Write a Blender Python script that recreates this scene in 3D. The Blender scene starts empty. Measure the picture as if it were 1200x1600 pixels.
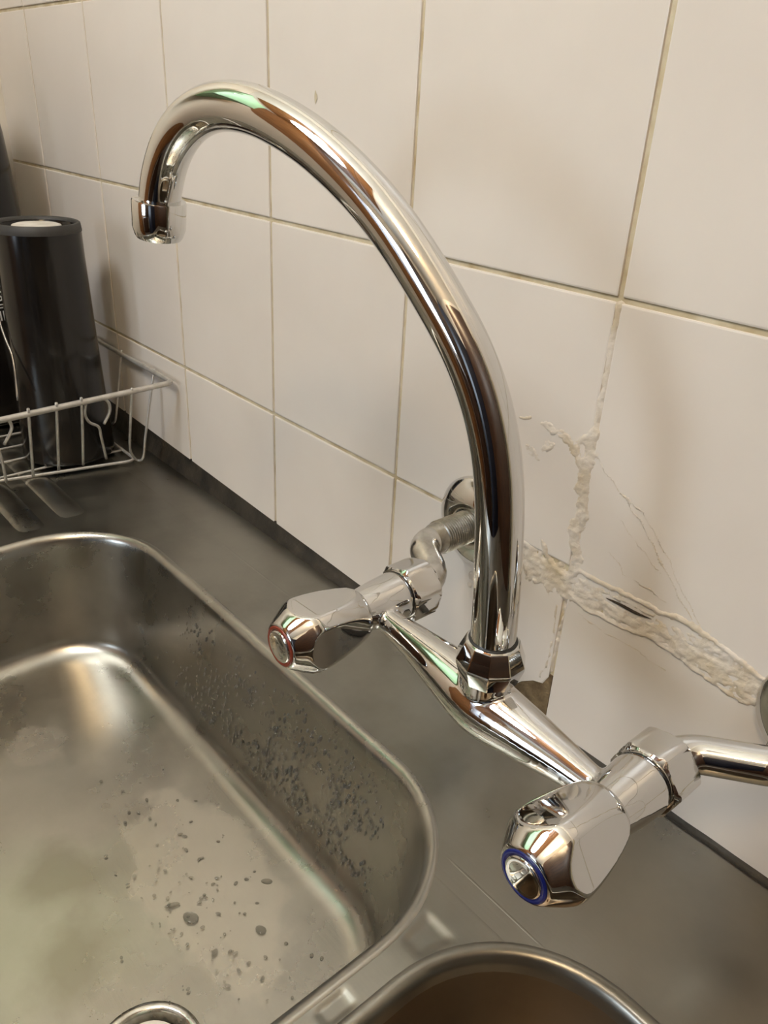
import bpy, bmesh, math, random
from mathutils import Vector, Matrix
random.seed(7)
PI = math.pi
scene = bpy.context.scene
COL = scene.collection

# ------------------------------------------------------------------ camera
cam_d = bpy.data.cameras.new('camera')
cam = bpy.data.objects.new('camera', cam_d)
COL.objects.link(cam)
CR = (0.65151285, 0.75708802, 0.04846378)
CD = (0.37341334, -0.26442169, -0.88918145)
CF = (-0.66037375, 0.59741016, -0.4549809)
CP = (0.97912131, -0.34252559, 0.30893137)
cam.matrix_world = Matrix(((CR[0], -CD[0], -CF[0], CP[0]),
                           (CR[1], -CD[1], -CF[1], CP[1]),
                           (CR[2], -CD[2], -CF[2], CP[2]),
                           (0, 0, 0, 1)))
cam_d.sensor_fit = 'VERTICAL'
cam_d.sensor_height = 24.0
cam_d.lens = 1229.8 * 24.0 / 1600.0
cam_d.clip_start = 0.01
scene.camera = cam

# ------------------------------------------------------------------ world, lights, exposure
world = bpy.data.worlds.new('world')
scene.world = world
world.use_nodes = True
world.node_tree.nodes['Background'].inputs[0].default_value = (0.55, 0.66, 0.85, 1)
world.node_tree.nodes['Background'].inputs[1].default_value = 0.6

def area_light(name, loc, target, sx, sy, power, color):
    d = bpy.data.lights.new(name, 'AREA')
    d.shape = 'RECTANGLE'; d.size = sx; d.size_y = sy
    d.energy = power; d.color = color
    o = bpy.data.objects.new(name, d)
    COL.objects.link(o)
    o.location = loc
    o.rotation_euler = (Vector(target) - Vector(loc)).to_track_quat('-Z', 'Y').to_euler()
    return o
# daylight entering by the kitchen window behind the camera
area_light('window_daylight', (0.33, -2.56, 0.50), (0.33, 0.0, 0.50), 0.78, 0.78, 30, (0.70, 0.84, 1.0))
LAMP = (1.30, -0.95, 1.38)
FILL_GLOBE = (0.55, -0.75, 1.08)

scene.view_settings.view_transform = 'Standard'
scene.view_settings.look = 'None'
scene.view_settings.gamma = 1.0
scene.view_settings.exposure = -0.44
scene.view_settings.use_curve_mapping = False

# ------------------------------------------------------------------ helpers
def link_mesh(name, bm, mat, parent=None, smooth=True, sharp=None):
    me = bpy.data.meshes.new(name)
    bmesh.ops.recalc_face_normals(bm, faces=bm.faces[:])
    bm.to_mesh(me); bm.free()
    if smooth:
        for p in me.polygons: p.use_smooth = True
        if sharp is not None:
            me.set_sharp_from_angle(angle=math.radians(sharp))
    o = bpy.data.objects.new(name, me)
    if mat: me.materials.append(mat)
    COL.objects.link(o)
    if parent: o.parent = parent
    return o

def thing(name, label, cat, loc=(0, 0, 0), group=None):
    o = bpy.data.objects.new(name, None)
    o.empty_display_size = 0.02
    COL.objects.link(o)
    o.location = loc
    tag(o, label, cat, group)
    return o

def tag(o, label, cat, group=None):
    o['label'] = label; o['category'] = cat
    if group: o['group'] = group
    return o

def structure(o, label=None):
    o['kind'] = 'structure'
    if label: o['label'] = label
    return o

def keep(child, parent):
    """parent while the child keeps its world coordinates"""
    child.parent = parent
    child.matrix_parent_inverse = Matrix.Translation(parent.location).inverted()
    return child

def add_box(bm, x0, x1, y0, y1, z0, z1):
    v = [bm.verts.new((x, y, z)) for x in (x0, x1) for y in (y0, y1) for z in (z0, z1)]
    for f in ((0, 1, 3, 2), (4, 6, 7, 5), (0, 4, 5, 1), (2, 3, 7, 6), (0, 2, 6, 4), (1, 5, 7, 3)):
        bm.faces.new([v[i] for i in f])
    return v

def bev_box(x0, x1, y0, y1, z0, z1, b=0.002, seg=2):
    bm = bmesh.new()
    add_box(bm, x0, x1, y0, y1, z0, z1)
    bmesh.ops.bevel(bm, geom=bm.edges[:], offset=b, segments=seg, affect='EDGES', profile=0.6)
    return bm

def rings(bm, rr, cap0=True, cap1=True, closed=True):
    """loft a list of rings (lists of 3d points, equal length)"""
    vs = [[bm.verts.new(p) for p in r] for r in rr]
    n = len(vs[0])
    for a, b in zip(vs[:-1], vs[1:]):
        for i in range(n if closed else n - 1):
            j = (i + 1) % n
            bm.faces.new((a[i], a[j], b[j], b[i]))
    if cap0: bm.faces.new(list(reversed(vs[0])))
    if cap1: bm.faces.new(vs[-1])
    return vs

def frame_of(axis):
    a = Vector(axis).normalized()
    u = a.orthogonal().normalized()
    if abs(a.z) < 0.9:
        u = Vector((0, 0, 1)) - a * a.z
        u.normalize()
    w = a.cross(u)
    return a, u, w

def revolve(bm, base, axis, prof, n=48, cap0=True, cap1=True):
    """prof = [(t along axis, radius)]"""
    a, u, w = frame_of(axis)
    B = Vector(base)
    rr = []
    for t, r in prof:
        rr.append([B + a * t + (u * math.cos(2 * PI * i / n) + w * math.sin(2 * PI * i / n)) * r for i in range(n)])
    return rings(bm, rr, cap0, cap1)

def catmull(pts, sub=8):
    P = [Vector(p) for p in pts]
    P = [P[0] * 2 - P[1]] + P + [P[-1] * 2 - P[-2]]
    out = []
    for i in range(1, len(P) - 2):
        p0, p1, p2, p3 = P[i - 1], P[i], P[i + 1], P[i + 2]
        for k in range(sub):
            t = k / sub
            out.append(0.5 * ((2 * p1) + (p2 - p0) * t + (2 * p0 - 5 * p1 + 4 * p2 - p3) * t * t + (3 * p1 - p0 - 3 * p2 + p3) * t ** 3))
    out.append(P[-2])
    return out

def fillet_path(pts, r, seg=8):
    """polyline with rounded corners"""
    P = [Vector(p) for p in pts]
    out = [P[0]]
    for i in range(1, len(P) - 1):
        a = (P[i - 1] - P[i]); b = (P[i + 1] - P[i])
        d = min(r, a.length * 0.49, b.length * 0.49)
        s = P[i] + a.normalized() * d; e = P[i] + b.normalized() * d
        for k in range(seg + 1):
            t = k / seg
            out.append(s * (1 - t) ** 2 + P[i] * 2 * t * (1 - t) + e * t * t)
    out.append(P[-1])
    return out

def tube(bm, path, rad, n=24, cap=True):
    P = [Vector(p) for p in path]
    rads = rad if isinstance(rad, (list, tuple)) else [rad] * len(P)
    tang = []
    for i in range(len(P)):
        a = P[max(i - 1, 0)]; b = P[min(i + 1, len(P) - 1)]
        tang.append((b - a).normalized())
    u = tang[0].orthogonal().normalized()
    rr = []
    for p, t, r in zip(P, tang, rads):
        u = (u - t * u.dot(t)).normalized()
        w = t.cross(u)
        rr.append([p + (u * math.cos(2 * PI * i / n) + w * math.sin(2 * PI * i / n)) * r for i in range(n)])
    return rings(bm, rr, cap, cap)

def lerp(a, b, t): return a + (b - a) * t
def sstep(a, b, x):
    t = max(0.0, min(1.0, (x - a) / (b - a))); return t * t * (3 - 2 * t)

# ------------------------------------------------------------------ materials
def new_mat(name):
    m = bpy.data.materials.new(name); m.use_nodes = True
    nt = m.node_tree
    return m, nt, nt.nodes['Principled BSDF']

def N(nt, kind, **kw):
    n = nt.nodes.new(kind)
    for k, v in kw.items():
        if k in n.inputs.keys(): n.inputs[k].default_value = v
        else: setattr(n, k, v)
    return n

def noise_col(name, c1, c2, scale=20, rough=0.5, metal=0.0, bump=0.0, bscale=None, r2=None, coat=0.0, lo=0.35, hi=0.65, detail=5):
    m, nt, b = new_mat(name)
    tc = N(nt, 'ShaderNodeTexCoord')
    no = N(nt, 'ShaderNodeTexNoise'); no.inputs['Scale'].default_value = scale; no.inputs['Detail'].default_value = detail
    nt.links.new(tc.outputs['Object'], no.inputs['Vector'])
    mr = N(nt, 'ShaderNodeMapRange'); mr.inputs[1].default_value = lo; mr.inputs[2].default_value = hi
    nt.links.new(no.outputs['Fac'], mr.inputs[0])
    mx = N(nt, 'ShaderNodeMix', data_type='RGBA')
    mx.inputs[6].default_value = (*c1, 1); mx.inputs[7].default_value = (*c2, 1)
    nt.links.new(mr.outputs[0], mx.inputs[0])
    nt.links.new(mx.outputs[2], b.inputs['Base Color'])
    b.inputs['Metallic'].default_value = metal
    b.inputs['Roughness'].default_value = rough
    b.inputs['Coat Weight'].default_value = coat
    if r2 is not None:
        m2 = N(nt, 'ShaderNodeMapRange'); m2.inputs[1].default_value = lo; m2.inputs[2].default_value = hi
        m2.inputs[3].default_value = rough; m2.inputs[4].default_value = r2
        nt.links.new(no.outputs['Fac'], m2.inputs[0]); nt.links.new(m2.outputs[0], b.inputs['Roughness'])
    if bump:
        nb = N(nt, 'ShaderNodeTexNoise'); nb.inputs['Scale'].default_value = bscale or scale * 4; nb.inputs['Detail'].default_value = 6
        nt.links.new(tc.outputs['Object'], nb.inputs['Vector'])
        bp = N(nt, 'ShaderNodeBump'); bp.inputs['Strength'].default_value = 1.0; bp.inputs['Distance'].default_value = bump
        nt.links.new(nb.outputs['Fac'], bp.inputs['Height']); nt.links.new(bp.outputs[0], b.inputs['Normal'])
    return m

M = {}
M['tile'] = noise_col('glazed_tile', (0.65, 0.595, 0.53), (0.69, 0.635, 0.57), 9, 0.33, bump=0.00012, bscale=22)
M['tile'].node_tree.nodes['Principled BSDF'].inputs['Specular IOR Level'].default_value = 0.35
M['grout'] = noise_col('old_grout', (0.42, 0.33, 0.19), (0.60, 0.53, 0.38), 55, 0.85, bump=0.0006, bscale=300)
M['plaster'] = noise_col('cracked_plaster', (0.50, 0.40, 0.255), (0.64, 0.575, 0.49), 42, 0.5, bump=0.0007, bscale=330, lo=0.28, hi=0.56, detail=8)
M['dark_gap'] = noise_col('dark_gap', (0.02, 0.013, 0.008), (0.05, 0.035, 0.02), 60, 0.9)
M['chip'] = noise_col('exposed_brown_bedding', (0.10, 0.065, 0.03), (0.20, 0.14, 0.07), 120, 0.9, bump=0.001, bscale=300)
M['caulk'] = noise_col('mouldy_sealant', (0.010, 0.008, 0.005), (0.040, 0.031, 0.020), 40, 0.55, bump=0.001, bscale=150)
M['chrome'] = noise_col('chrome', (0.66, 0.655, 0.64), (0.69, 0.685, 0.67), 8, 0.03, metal=1.0)
M['worn_chrome'] = noise_col('worn_chrome', (0.42, 0.40, 0.36), (0.74, 0.73, 0.70), 90, 0.28, metal=1.0, r2=0.14)
M['thread'] = noise_col('worn_thread', (0.30, 0.28, 0.23), (0.55, 0.53, 0.48), 120, 0.38, metal=1.0, r2=0.25)
M['red'] = noise_col('red_index_ring', (0.15, 0.024, 0.012), (0.20, 0.036, 0.016), 60, 0.25)
M['blue'] = noise_col('blue_index_ring', (0.006, 0.010, 0.085), (0.008, 0.014, 0.12), 60, 0.22)
M['gasket'] = noise_col('black_gasket', (0.01, 0.01, 0.01), (0.02, 0.02, 0.02), 60, 0.5)
M['black'] = noise_col('black_plastic', (0.007, 0.006, 0.005), (0.011, 0.009, 0.007), 30, 0.17)
M['black_matt'] = noise_col('matt_black_rim', (0.030, 0.028, 0.025), (0.042, 0.040, 0.036), 60, 0.6)
M['white_disc'] = noise_col('chalky_white', (0.52, 0.49, 0.43), (0.66, 0.63, 0.57), 70, 0.6)
M['print'] = noise_col('grey_print', (0.50, 0.50, 0.48), (0.58, 0.58, 0.56), 60, 0.5)
M['wire'] = noise_col('grey_coated_wire', (0.48, 0.46, 0.42), (0.60, 0.58, 0.54), 120, 0.32, metal=0.55)
M['dark_wire'] = noise_col('dark_tarnished_wire', (0.16, 0.15, 0.14), (0.30, 0.29, 0.27), 90, 0.25, metal=0.9)
M['plate'] = noise_col('dark_brown_glaze', (0.018, 0.013, 0.009), (0.05, 0.033, 0.02), 25, 0.25)
M['plug'] = noise_col('white_plug', (0.60, 0.57, 0.50), (0.70, 0.67, 0.60), 60, 0.5)
M['paint'] = noise_col('cream_paint', (0.72, 0.66, 0.55), (0.76, 0.70, 0.60), 4, 0.7)
M['ceiling'] = noise_col('ceiling_paint', (0.80, 0.76, 0.68), (0.84, 0.80, 0.72), 4, 0.8)
M['floor'] = noise_col('floor_vinyl', (0.10, 0.08, 0.06), (0.16, 0.13, 0.10), 12, 0.5)
M['green'] = noise_col('pale_green_paint', (0.30, 0.50, 0.30), (0.33, 0.54, 0.33), 8, 0.45)
M['wood'] = noise_col('brown_timber', (0.20, 0.085, 0.028), (0.30, 0.13, 0.045), 14, 0.4)
M['maroon'] = noise_col('maroon_cloth', (0.09, 0.010, 0.010), (0.13, 0.016, 0.015), 30, 0.8)
M['dark_wood'] = noise_col('dark_timber', (0.035, 0.016, 0.008), (0.07, 0.03, 0.013), 16, 0.45)
M['navy'] = noise_col('dark_navy', (0.010, 0.012, 0.022), (0.014, 0.017, 0.034), 10, 0.5)
M['frame'] = noise_col('window_frame_white', (0.70, 0.70, 0.68), (0.75, 0.75, 0.73), 10, 0.5)

def steel(name, base=(0.31, 0.300, 0.265), rough=0.30, stains=None):
    m, nt, b = new_mat(name)
    b.inputs['Metallic'].default_value = 1.0
    tc = N(nt, 'ShaderNodeTexCoord')
    n1 = N(nt, 'ShaderNodeTexNoise'); n1.inputs['Scale'].default_value = 14; n1.inputs['Detail'].default_value = 7; n1.inputs['Roughness'].default_value = 0.6
    nt.links.new(tc.outputs['Object'], n1.inputs['Vector'])
    n2 = N(nt, 'ShaderNodeTexNoise'); n2.inputs['Scale'].default_value = 160; n2.inputs['Detail'].default_value = 3
    mp = N(nt, 'ShaderNodeMapping'); mp.inputs['Scale'].default_value = (0.25, 3.0, 1.0)
    nt.links.new(tc.outputs['Object'], mp.inputs[0]); nt.links.new(mp.outputs[0], n2.inputs['Vector'])
    mx = N(nt, 'ShaderNodeMix', data_type='RGBA')
    mx.inputs[6].default_value = (*[c * 0.86 for c in base], 1); mx.inputs[7].default_value = (*[min(1, c * 1.12) for c in base], 1)
    mr = N(nt, 'ShaderNodeMapRange'); mr.inputs[1].default_value = 0.35; mr.inputs[2].default_value = 0.65
    nt.links.new(n1.outputs['Fac'], mr.inputs[0]); nt.links.new(mr.outputs[0], mx.inputs[0])
    rr = N(nt, 'ShaderNodeMapRange'); rr.inputs[1].default_value = 0.3; rr.inputs[2].default_value = 0.7
    rr.inputs[3].default_value = rough - 0.05; rr.inputs[4].default_value = rough + 0.09
    nt.links.new(n1.outputs['Fac'], rr.inputs[0]); nt.links.new(rr.outputs[0], b.inputs['Roughness'])
    bp = N(nt, 'ShaderNodeBump'); bp.inputs['Strength'].default_value = 1.0; bp.inputs['Distance'].default_value = 0.00004
    nt.links.new(n2.outputs['Fac'], bp.inputs['Height']); nt.links.new(bp.outputs[0], b.inputs['Normal'])
    col = mx.outputs[2]
    metal = None
    if stains:
        pos = N(nt, 'ShaderNodeNewGeometry')
        for (cx, cy, rx, ry, ang, wob, wsc, color, edge, amount, met) in stains:
            nz = N(nt, 'ShaderNodeTexNoise'); nz.inputs['Scale'].default_value = wsc; nz.inputs['Detail'].default_value = 4
            nt.links.new(pos.outputs['Position'], nz.inputs['Vector'])
            sub = N(nt, 'ShaderNodeVectorMath', operation='SUBTRACT'); sub.inputs[1].default_value = (cx, cy, 0)
            nt.links.new(pos.outputs['Position'], sub.inputs[0])
            ro = N(nt, 'ShaderNodeVectorRotate', rotation_type='Z_AXIS'); ro.inputs['Angle'].default_value = -ang
            nt.links.new(sub.outputs[0], ro.inputs['Vector'])
            sc = N(nt, 'ShaderNodeVectorMath', operation='MULTIPLY'); sc.inputs[1].default_value = (1 / rx, 1 / ry, 0)
            nt.links.new(ro.outputs[0], sc.inputs[0])
            ln = N(nt, 'ShaderNodeVectorMath', operation='LENGTH'); nt.links.new(sc.outputs[0], ln.inputs[0])
            ad = N(nt, 'ShaderNodeMath', operation='MULTIPLY_ADD'); ad.inputs[1].default_value = wob
            nt.links.new(nz.outputs['Fac'], ad.inputs[0]); nt.links.new(ln.outputs['Value'], ad.inputs[2])
            ms = N(nt, 'ShaderNodeMapRange'); ms.inputs[1].default_value = 1 + wob * 0.5 - edge; ms.inputs[2].default_value = 1 + wob * 0.5 + edge
            ms.inputs[3].default_value = amount; ms.inputs[4].default_value = 0.0
            nt.links.new(ad.outputs[0], ms.inputs[0])
            m2 = N(nt, 'ShaderNodeMix', data_type='RGBA'); m2.inputs[7].default_value = (*color, 1)
            nt.links.new(ms.outputs[0], m2.inputs[0]); nt.links.new(col, m2.inputs[6])
            col = m2.outputs[2]
            m3 = N(nt, 'ShaderNodeMix', data_type='FLOAT'); m3.inputs[3].default_value = met
            nt.links.new(ms.outputs[0], m3.inputs[0])
            if metal is None: m3.inputs[2].default_value = 1.0
            else: nt.links.new(metal, m3.inputs[2])
            metal = m3.outputs[0]
    nt.links.new(col, b.inputs['Base Color'])
    if metal is not None: nt.links.new(metal, b.inputs['Metallic'])
    return m
M['steel'] = steel('brushed_steel', stains=[
    (0.955, -0.075, 0.03, 0.05, 0.3, 1.2, 40, (0.10, 0.095, 0.07), 0.5, 0.5, 0.7),
    (0.92, -0.06, 0.12, 0.09, 0.2, 1.0, 18, (0.20, 0.17, 0.125), 0.6, 0.6, 0.9),  # stain widened to darken the right of the deck
])
M['bowl'] = steel('stained_steel', base=(0.40, 0.385, 0.345), rough=0.27, stains=[
    (0.50, -0.235, 0.060, 0.070, 0.2, 1.3, 30, (0.45, 0.43, 0.36), 0.25, 0.30, 0.6),
    (0.60, -0.30, 0.055, 0.09, -0.5, 1.2, 24, (0.40, 0.44, 0.31), 0.5, 0.5, 0.45),
    (0.585, -0.255, 0.030, 0.022, 0.3, 1.6, 34, (0.24, 0.225, 0.165), 0.45, 0.55, 0.8),
    (0.645, -0.275, 0.022, 0.026, 0.9, 1.6, 40, (0.24, 0.225, 0.165), 0.45, 0.55, 0.8),
    (0.648, -0.185, 0.085, 0.040, -0.05, 0.9, 42, (0.50, 0.465, 0.39), 0.07, 0.55, 0.5),
    (0.455, -0.225, 0.022, 0.022, 0.4, 1.2, 60, (0.50, 0.46, 0.40), 0.10, 0.45, 0.6),
])
M['shaded'] = steel('shaded_bowl_steel', base=(0.22, 0.18, 0.135), rough=0.36)  # half bowl interior: its shade painted in as darker, browner steel
M['water'], _nt, _b = new_mat('water')
_b.inputs['Base Color'].default_value = (0.46, 0.45, 0.42, 1); _b.inputs['Roughness'].default_value = 0.03  # grey tint: the dark refraction in the drops is put into the colour
_b.inputs['Transmission Weight'].default_value = 0.9; _b.inputs['IOR'].default_value = 1.33

# ------------------------------------------------------------------ room shell
ZC = -0.037                      # counter level
FLOOR = ZC - 0.90
CEIL = 1.50
XL, XR, YB = -0.107, 1.75, -2.6
P = 0.1525
ZH = 0.0795
GAP = 0.0014

def slab(name, x0, x1, y0, y1, z0, z1, mat, label=None):
    bm = bmesh.new(); add_box(bm, x0, x1, y0, y1, z0, z1)
    o = link_mesh(name, bm, mat, smooth=False)
    return structure(o, label)
floor = slab('floor', XL - 0.1, XR + 0.1, YB - 0.1, 0.12, FLOOR - 0.1, FLOOR, M['floor'], 'dark vinyl kitchen floor')
ceiling = slab('ceiling', XL - 0.1, XR + 0.1, YB - 0.1, 0.12, CEIL, CEIL + 0.1, M['ceiling'], 'off white painted ceiling')
wall_back = slab('wall_back', XL - 0.1, XR + 0.1, 0.0012, 0.12, FLOOR, CEIL, M['grout'], 'kitchen wall of old cream glazed square tiles behind the tap')
wall_left = slab('wall_left', XL - 0.1, XL, YB, 0.0012, FLOOR, CEIL, M['paint'], 'cream side wall at the corner beside the dish rack')
wall_right = slab('wall_right', XR, XR + 0.1, YB, 0.0012, FLOOR, CEIL, M['paint'], 'cream right wall')
# wall behind the camera with the window opening
WX0, WX1, WZ0, WZ1 = -0.09, 0.75, 0.08, 0.92
bm = bmesh.new()
add_box(bm, XL, WX0, YB - 0.1, YB, FLOOR, CEIL)
add_box(bm, WX1, XR, YB - 0.1, YB, FLOOR, CEIL)
add_box(bm, WX0, WX1, YB - 0.1, YB, FLOOR, WZ0)
add_box(bm, WX0, WX1, YB - 0.1, YB, WZ1, CEIL)
structure(link_mesh('wall_front', bm, M['paint'], smooth=False), 'cream wall facing the sink')
bm = bmesh.new()
t = 0.035
add_box(bm, WX0, WX1, YB - 0.06, YB - 0.01, WZ0, WZ0 + t); add_box(bm, WX0, WX1, YB - 0.06, YB - 0.01, WZ1 - t, WZ1)
add_box(bm, WX0, WX0 + t, YB - 0.06, YB - 0.01, WZ0 + t, WZ1 - t); add_box(bm, WX1 - t, WX1, YB - 0.06, YB - 0.01, WZ0 + t, WZ1 - t)
add_box(bm, (WX0 + WX1) / 2 - t / 2, (WX0 + WX1) / 2 + t / 2, YB - 0.06, YB - 0.01, WZ0 + t, WZ1 - t)
structure(link_mesh('window_1', bm, M['frame'], smooth=False), 'white framed kitchen window')

# ------------------------------------------------------------------ wall tiles
TILE_ME = {}
def make_tile_mesh(w, h):
    key = (round(w, 4), round(h, 4))
    if key in TILE_ME: return TILE_ME[key]
    bm = bmesh.new()
    add_box(bm, -w / 2, w / 2, 0.0, 0.006, -h / 2, h / 2)
    eds = [e for e in bm.edges if all(abs(v.co.y) < 1e-6 for v in e.verts)]
    vert = [e for e in bm.edges if abs(e.verts[0].co.y - e.verts[1].co.y) > 1e-4]
    bmesh.ops.bevel(bm, geom=eds + vert, offset=0.0011, segments=2, affect='EDGES', profile=0.6)
    me = bpy.data.meshes.new('tile')
    bmesh.ops.recalc_face_normals(bm, faces=bm.faces[:])
    bm.to_mesh(me); bm.free()
    me.materials.append(M['tile'])
    TILE_ME[key] = me
    return me
def place_tile(x0, x1, z0, z1, jit=True):
    me = make_tile_mesh(x1 - x0, z1 - z0)
    o = bpy.data.objects.new('tile', me)
    COL.objects.link(o)
    o.location = ((x0 + x1) / 2, random.uniform(-0.0002, 0.0002), (z0 + z1) / 2)
    if jit:
        o.rotation_euler = (random.uniform(-.0012, .0012), random.uniform(-.0012, .0012), random.uniform(-.0012, .0012))
    o.parent = wall_back
    return o
def poly_tile(pts, name='tile', thick=0.006, bev=0.001, mat=None):
    bm = bmesh.new()
    f = [bm.verts.new((x, 0, z)) for x, z in pts]
    b = [bm.verts.new((x, thick, z)) for x, z in pts]
    n = len(pts)
    bm.faces.new(f); bm.faces.new(list(reversed(b)))
    for i in range(n):
        j = (i + 1) % n
        bm.faces.new((f[i], b[i], b[j], f[j]))
    eds = [e for e in bm.edges if all(abs(v.co.y) < 1e-6 for v in e.verts)]
    bmesh.ops.bevel(bm, geom=eds, offset=bev, segments=2, affect='EDGES', profile=0.6)
    return link_mesh(name, bm, mat or M['tile'], wall_back, smooth=False)

def tile_bottom(x):   # the cut lower edge runs a little out of level
    return lerp(-0.0155, -0.0365, max(0, min(1, (x - 0.25) / 0.55))) if x > 0.25 else lerp(-0.004, -0.0155, max(0, (x + 0.107) / 0.357))
for i in range(-1, 8):
    x0 = XL if i < 0 else i * P
    x1 = (i + 1) * P
    a, b = x0 + GAP, x1 - GAP
    # cut bottom row
    zt = ZH - GAP
    if i == 4:
        poly_tile([(a, tile_bottom(a)), (0.728, tile_bottom(0.728)), (0.741, -0.0150), (0.750, -0.0085), (0.7575, -0.0075), (b, 0.0), (b, 0.060), (b - 0.012, 0.066), (0.70, zt - 0.004), (0.66, zt), (a, zt)])
    elif i >= 5:
        poly_tile([(a, tile_bottom(a)), (b, tile_bottom(b)), (b, 0.072), (a, 0.0605)])
    else:
        poly_tile([(a, tile_bottom(a)), (b, tile_bottom(b)), (b, zt), (a, zt)])
    for r in range(0, 4):
        z0 = ZH + r * P; z1 = z0 + P
        if r == 0 and i >= 5:
            poly_tile([(a, 0.066), (b, 0.077), (b, z1 - GAP), (a, z1 - GAP)])
        else:
            place_tile(a, b, z0 + GAP, z1 - GAP)
# painted wall above the tiles
bm = bmesh.new(); add_box(bm, XL, XR, -0.004, 0.0015, ZH + 4 * P + GAP, CEIL)
keep(link_mesh('painted_wall', bm, M['paint'], smooth=False), wall_back)
# exposed bedding in the chipped corner
bm = bmesh.new(); add_box(bm, 0.722, 0.7635, 0.0004, 0.003, -0.036, 0.002)
keep(link_mesh('bedding', bm, M['chip'], smooth=False), wall_back)

# cracked plaster repair: a height field of trowelled ridges over the broken joint
def wall_pt(px, py):
    d = [CR[k] * (px - 600) / 1229.8 + CD[k] * (py - 800) / 1229.8 + CF[k] for k in range(3)]
    t = -CP[1] / d[1]
    return (CP[0] + t * d[0], CP[2] + t * d[2])
RIDGES = [  # pixel polyline, half width (m), height above tile (m), roughness
    ([(800, 880), (850, 905), (885, 922), (935, 940), (1010, 982), (1080, 1022), (1140, 1062), (1215, 1110)], 0.0082, 0.0010, 1.5),
    ([(890, 925), (905, 945), (960, 975), (1030, 1005), (1085, 1045), (1130, 1080), (1170, 1100)], 0.0016, 0.0022, 0.5),
    ([(880, 905), (905, 893), (960, 920), (1020, 950), (1080, 975), (1120, 1005), (1210, 1075)], 0.0022, 0.0024, 0.5),
    ([(928, 675), (918, 720), (908, 760), (912, 800), (895, 830), (902, 870), (888, 915)], 0.0058, 0.0013, 1.3),
    ([(850, 662), (880, 680), (900, 705), (912, 740)], 0.0045, 0.0010, 1.2),
    ([(862, 690), (840, 715), (825, 700)], 0.0045, 0.0007, 1.2),
    ([(902, 690), (930, 678)], 0.003, 0.0016, 1.0),
    ([(928, 705), (940, 722), (955, 750), (1000, 812), (1035, 880), (1060, 930), (1090, 985), (1115, 1015)], 0.0010, 0.0010, 0.1),
    ([(980, 780), (1005, 800), (1030, 845), (1055, 900), (1080, 950), (1100, 990)], 0.0009, 0.0008, 0.2),
    ([(962, 810), (985, 835), (1010, 870), (1035, 895)], 0.0008, 0.0007, 0.3),
    ([(822, 850), (838, 880), (860, 905), (885, 920)], 0.0040, 0.0014, 1.2),
    ([(845, 845), (855, 870), (870, 890), (890, 905)], 0.0022, 0.0016, 0.8),
    ([(715, 812), (740, 830), (790, 870), (830, 890)], 0.0050, 0.0010, 1.0),
    ([(705, 790), (720, 760), (750, 742)], 0.0030, 0.0006, 1.0),
    ([(735, 915), (745, 880)], 0.0030, 0.0007, 1.0),
    ([(780, 850), (830, 876), (885, 908)], 0.0090, 0.0006, 1.3),
    ([(890, 905), (1000, 962), (1100, 1012), (1200, 1082)], 0.0070, 0.0004, 1.4),
    ([(885, 925), (880, 960), (868, 1010), (860, 1050)], 0.0009, 0.0006, 0.6),
    ([(870, 945), (866, 985), (856, 1035), (843, 1055)], 0.0014, 0.0006, 0.7),
    ([(815, 652), (830, 654)], 0.0016, 0.0012, 0.4),
    ([(905, 960), (940, 985), (1000, 1020), (1040, 1050)], 0.0010, 0.0006, 0.3),
    ([(950, 860), (975, 895), (1010, 920), (1040, 940)], 0.0010, 0.0006, 0.5),
]
from mathutils import noise as mnoise
segs = []
for poly, w, h, ro in RIDGES:
    q = [wall_pt(*p) for p in poly]
    for a, b in zip(q[:-1], q[1:]): segs.append((a, b, w, h, ro))
segs.append(((0.7625, 0.229), (0.7625, 0.165), 0.0027, 0.0002, 0.15)); segs.append(((0.7625, 0.165), (0.764, 0.12), 0.0027, 0.0002, 0.2))
CRACK = [wall_pt(*p) for p in [(947, 934), (970, 945), (995, 957), (1018, 968)]]
def seg_d(p, a, b):
    ax, az = a; bx, bz = b
    dx, dz = bx - ax, bz - az
    l = dx * dx + dz * dz
    t = max(0, min(1, ((p[0] - ax) * dx + (p[1] - az) * dz) / l)) if l > 0 else 0
    return math.hypot(p[0] - ax - t * dx, p[1] - az - t * dz)
def plaster_h(x, z):
    v = Vector((x * 190, 0, z * 190)); v2 = Vector((x * 520, 3, z * 520))
    n1 = mnoise.fractal(v, 1.0, 2.0, 4); n2 = mnoise.fractal(v2, 1.0, 2.0, 3)
    wx = x + 0.0016 * mnoise.noise(Vector((x * 120, 7, z * 120))); wz = z + 0.0016 * mnoise.noise(Vector((x * 120, 17, z * 120)))
    best = -0.002
    for a, b, w, h, ro in segs:
        if abs(x - (a[0] + b[0]) / 2) > 0.06 or abs(z - (a[1] + b[1]) / 2) > 0.07: continue
        d = seg_d((wx, wz), a, b)
        if d > 2.2 * w: continue
        e = 1 - sstep(0.45, 1.15 + 0.9 * max(-.7, n1), d / w)
        hh = (0.36 * h + ro * (0.0005 * n1 + 0.0004 * n2)) * e - 0.0016 * (1 - e)
        best = max(best, hh)
    dc = min(seg_d((x, z), a, b) for a, b in zip(CRACK[:-1], CRACK[1:]))
    if dc < 0.0016: best = min(best, -0.0045 + 0.003 * (dc / 0.0016) ** 3)
    return best
bm = bmesh.new()
gx0, gx1, gz0, gz1, st = 0.665, 0.925, -0.005, 0.245, 0.0011
nx = int((gx1 - gx0) / st); nz = int((gz1 - gz0) / st)
G = {}
Hh = {}
for i in range(nx + 1):
    for j in range(nz + 1):
        x = gx0 + i * st; z = gz0 + j * st
        Hh[i, j] = plaster_h(x, z)
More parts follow.
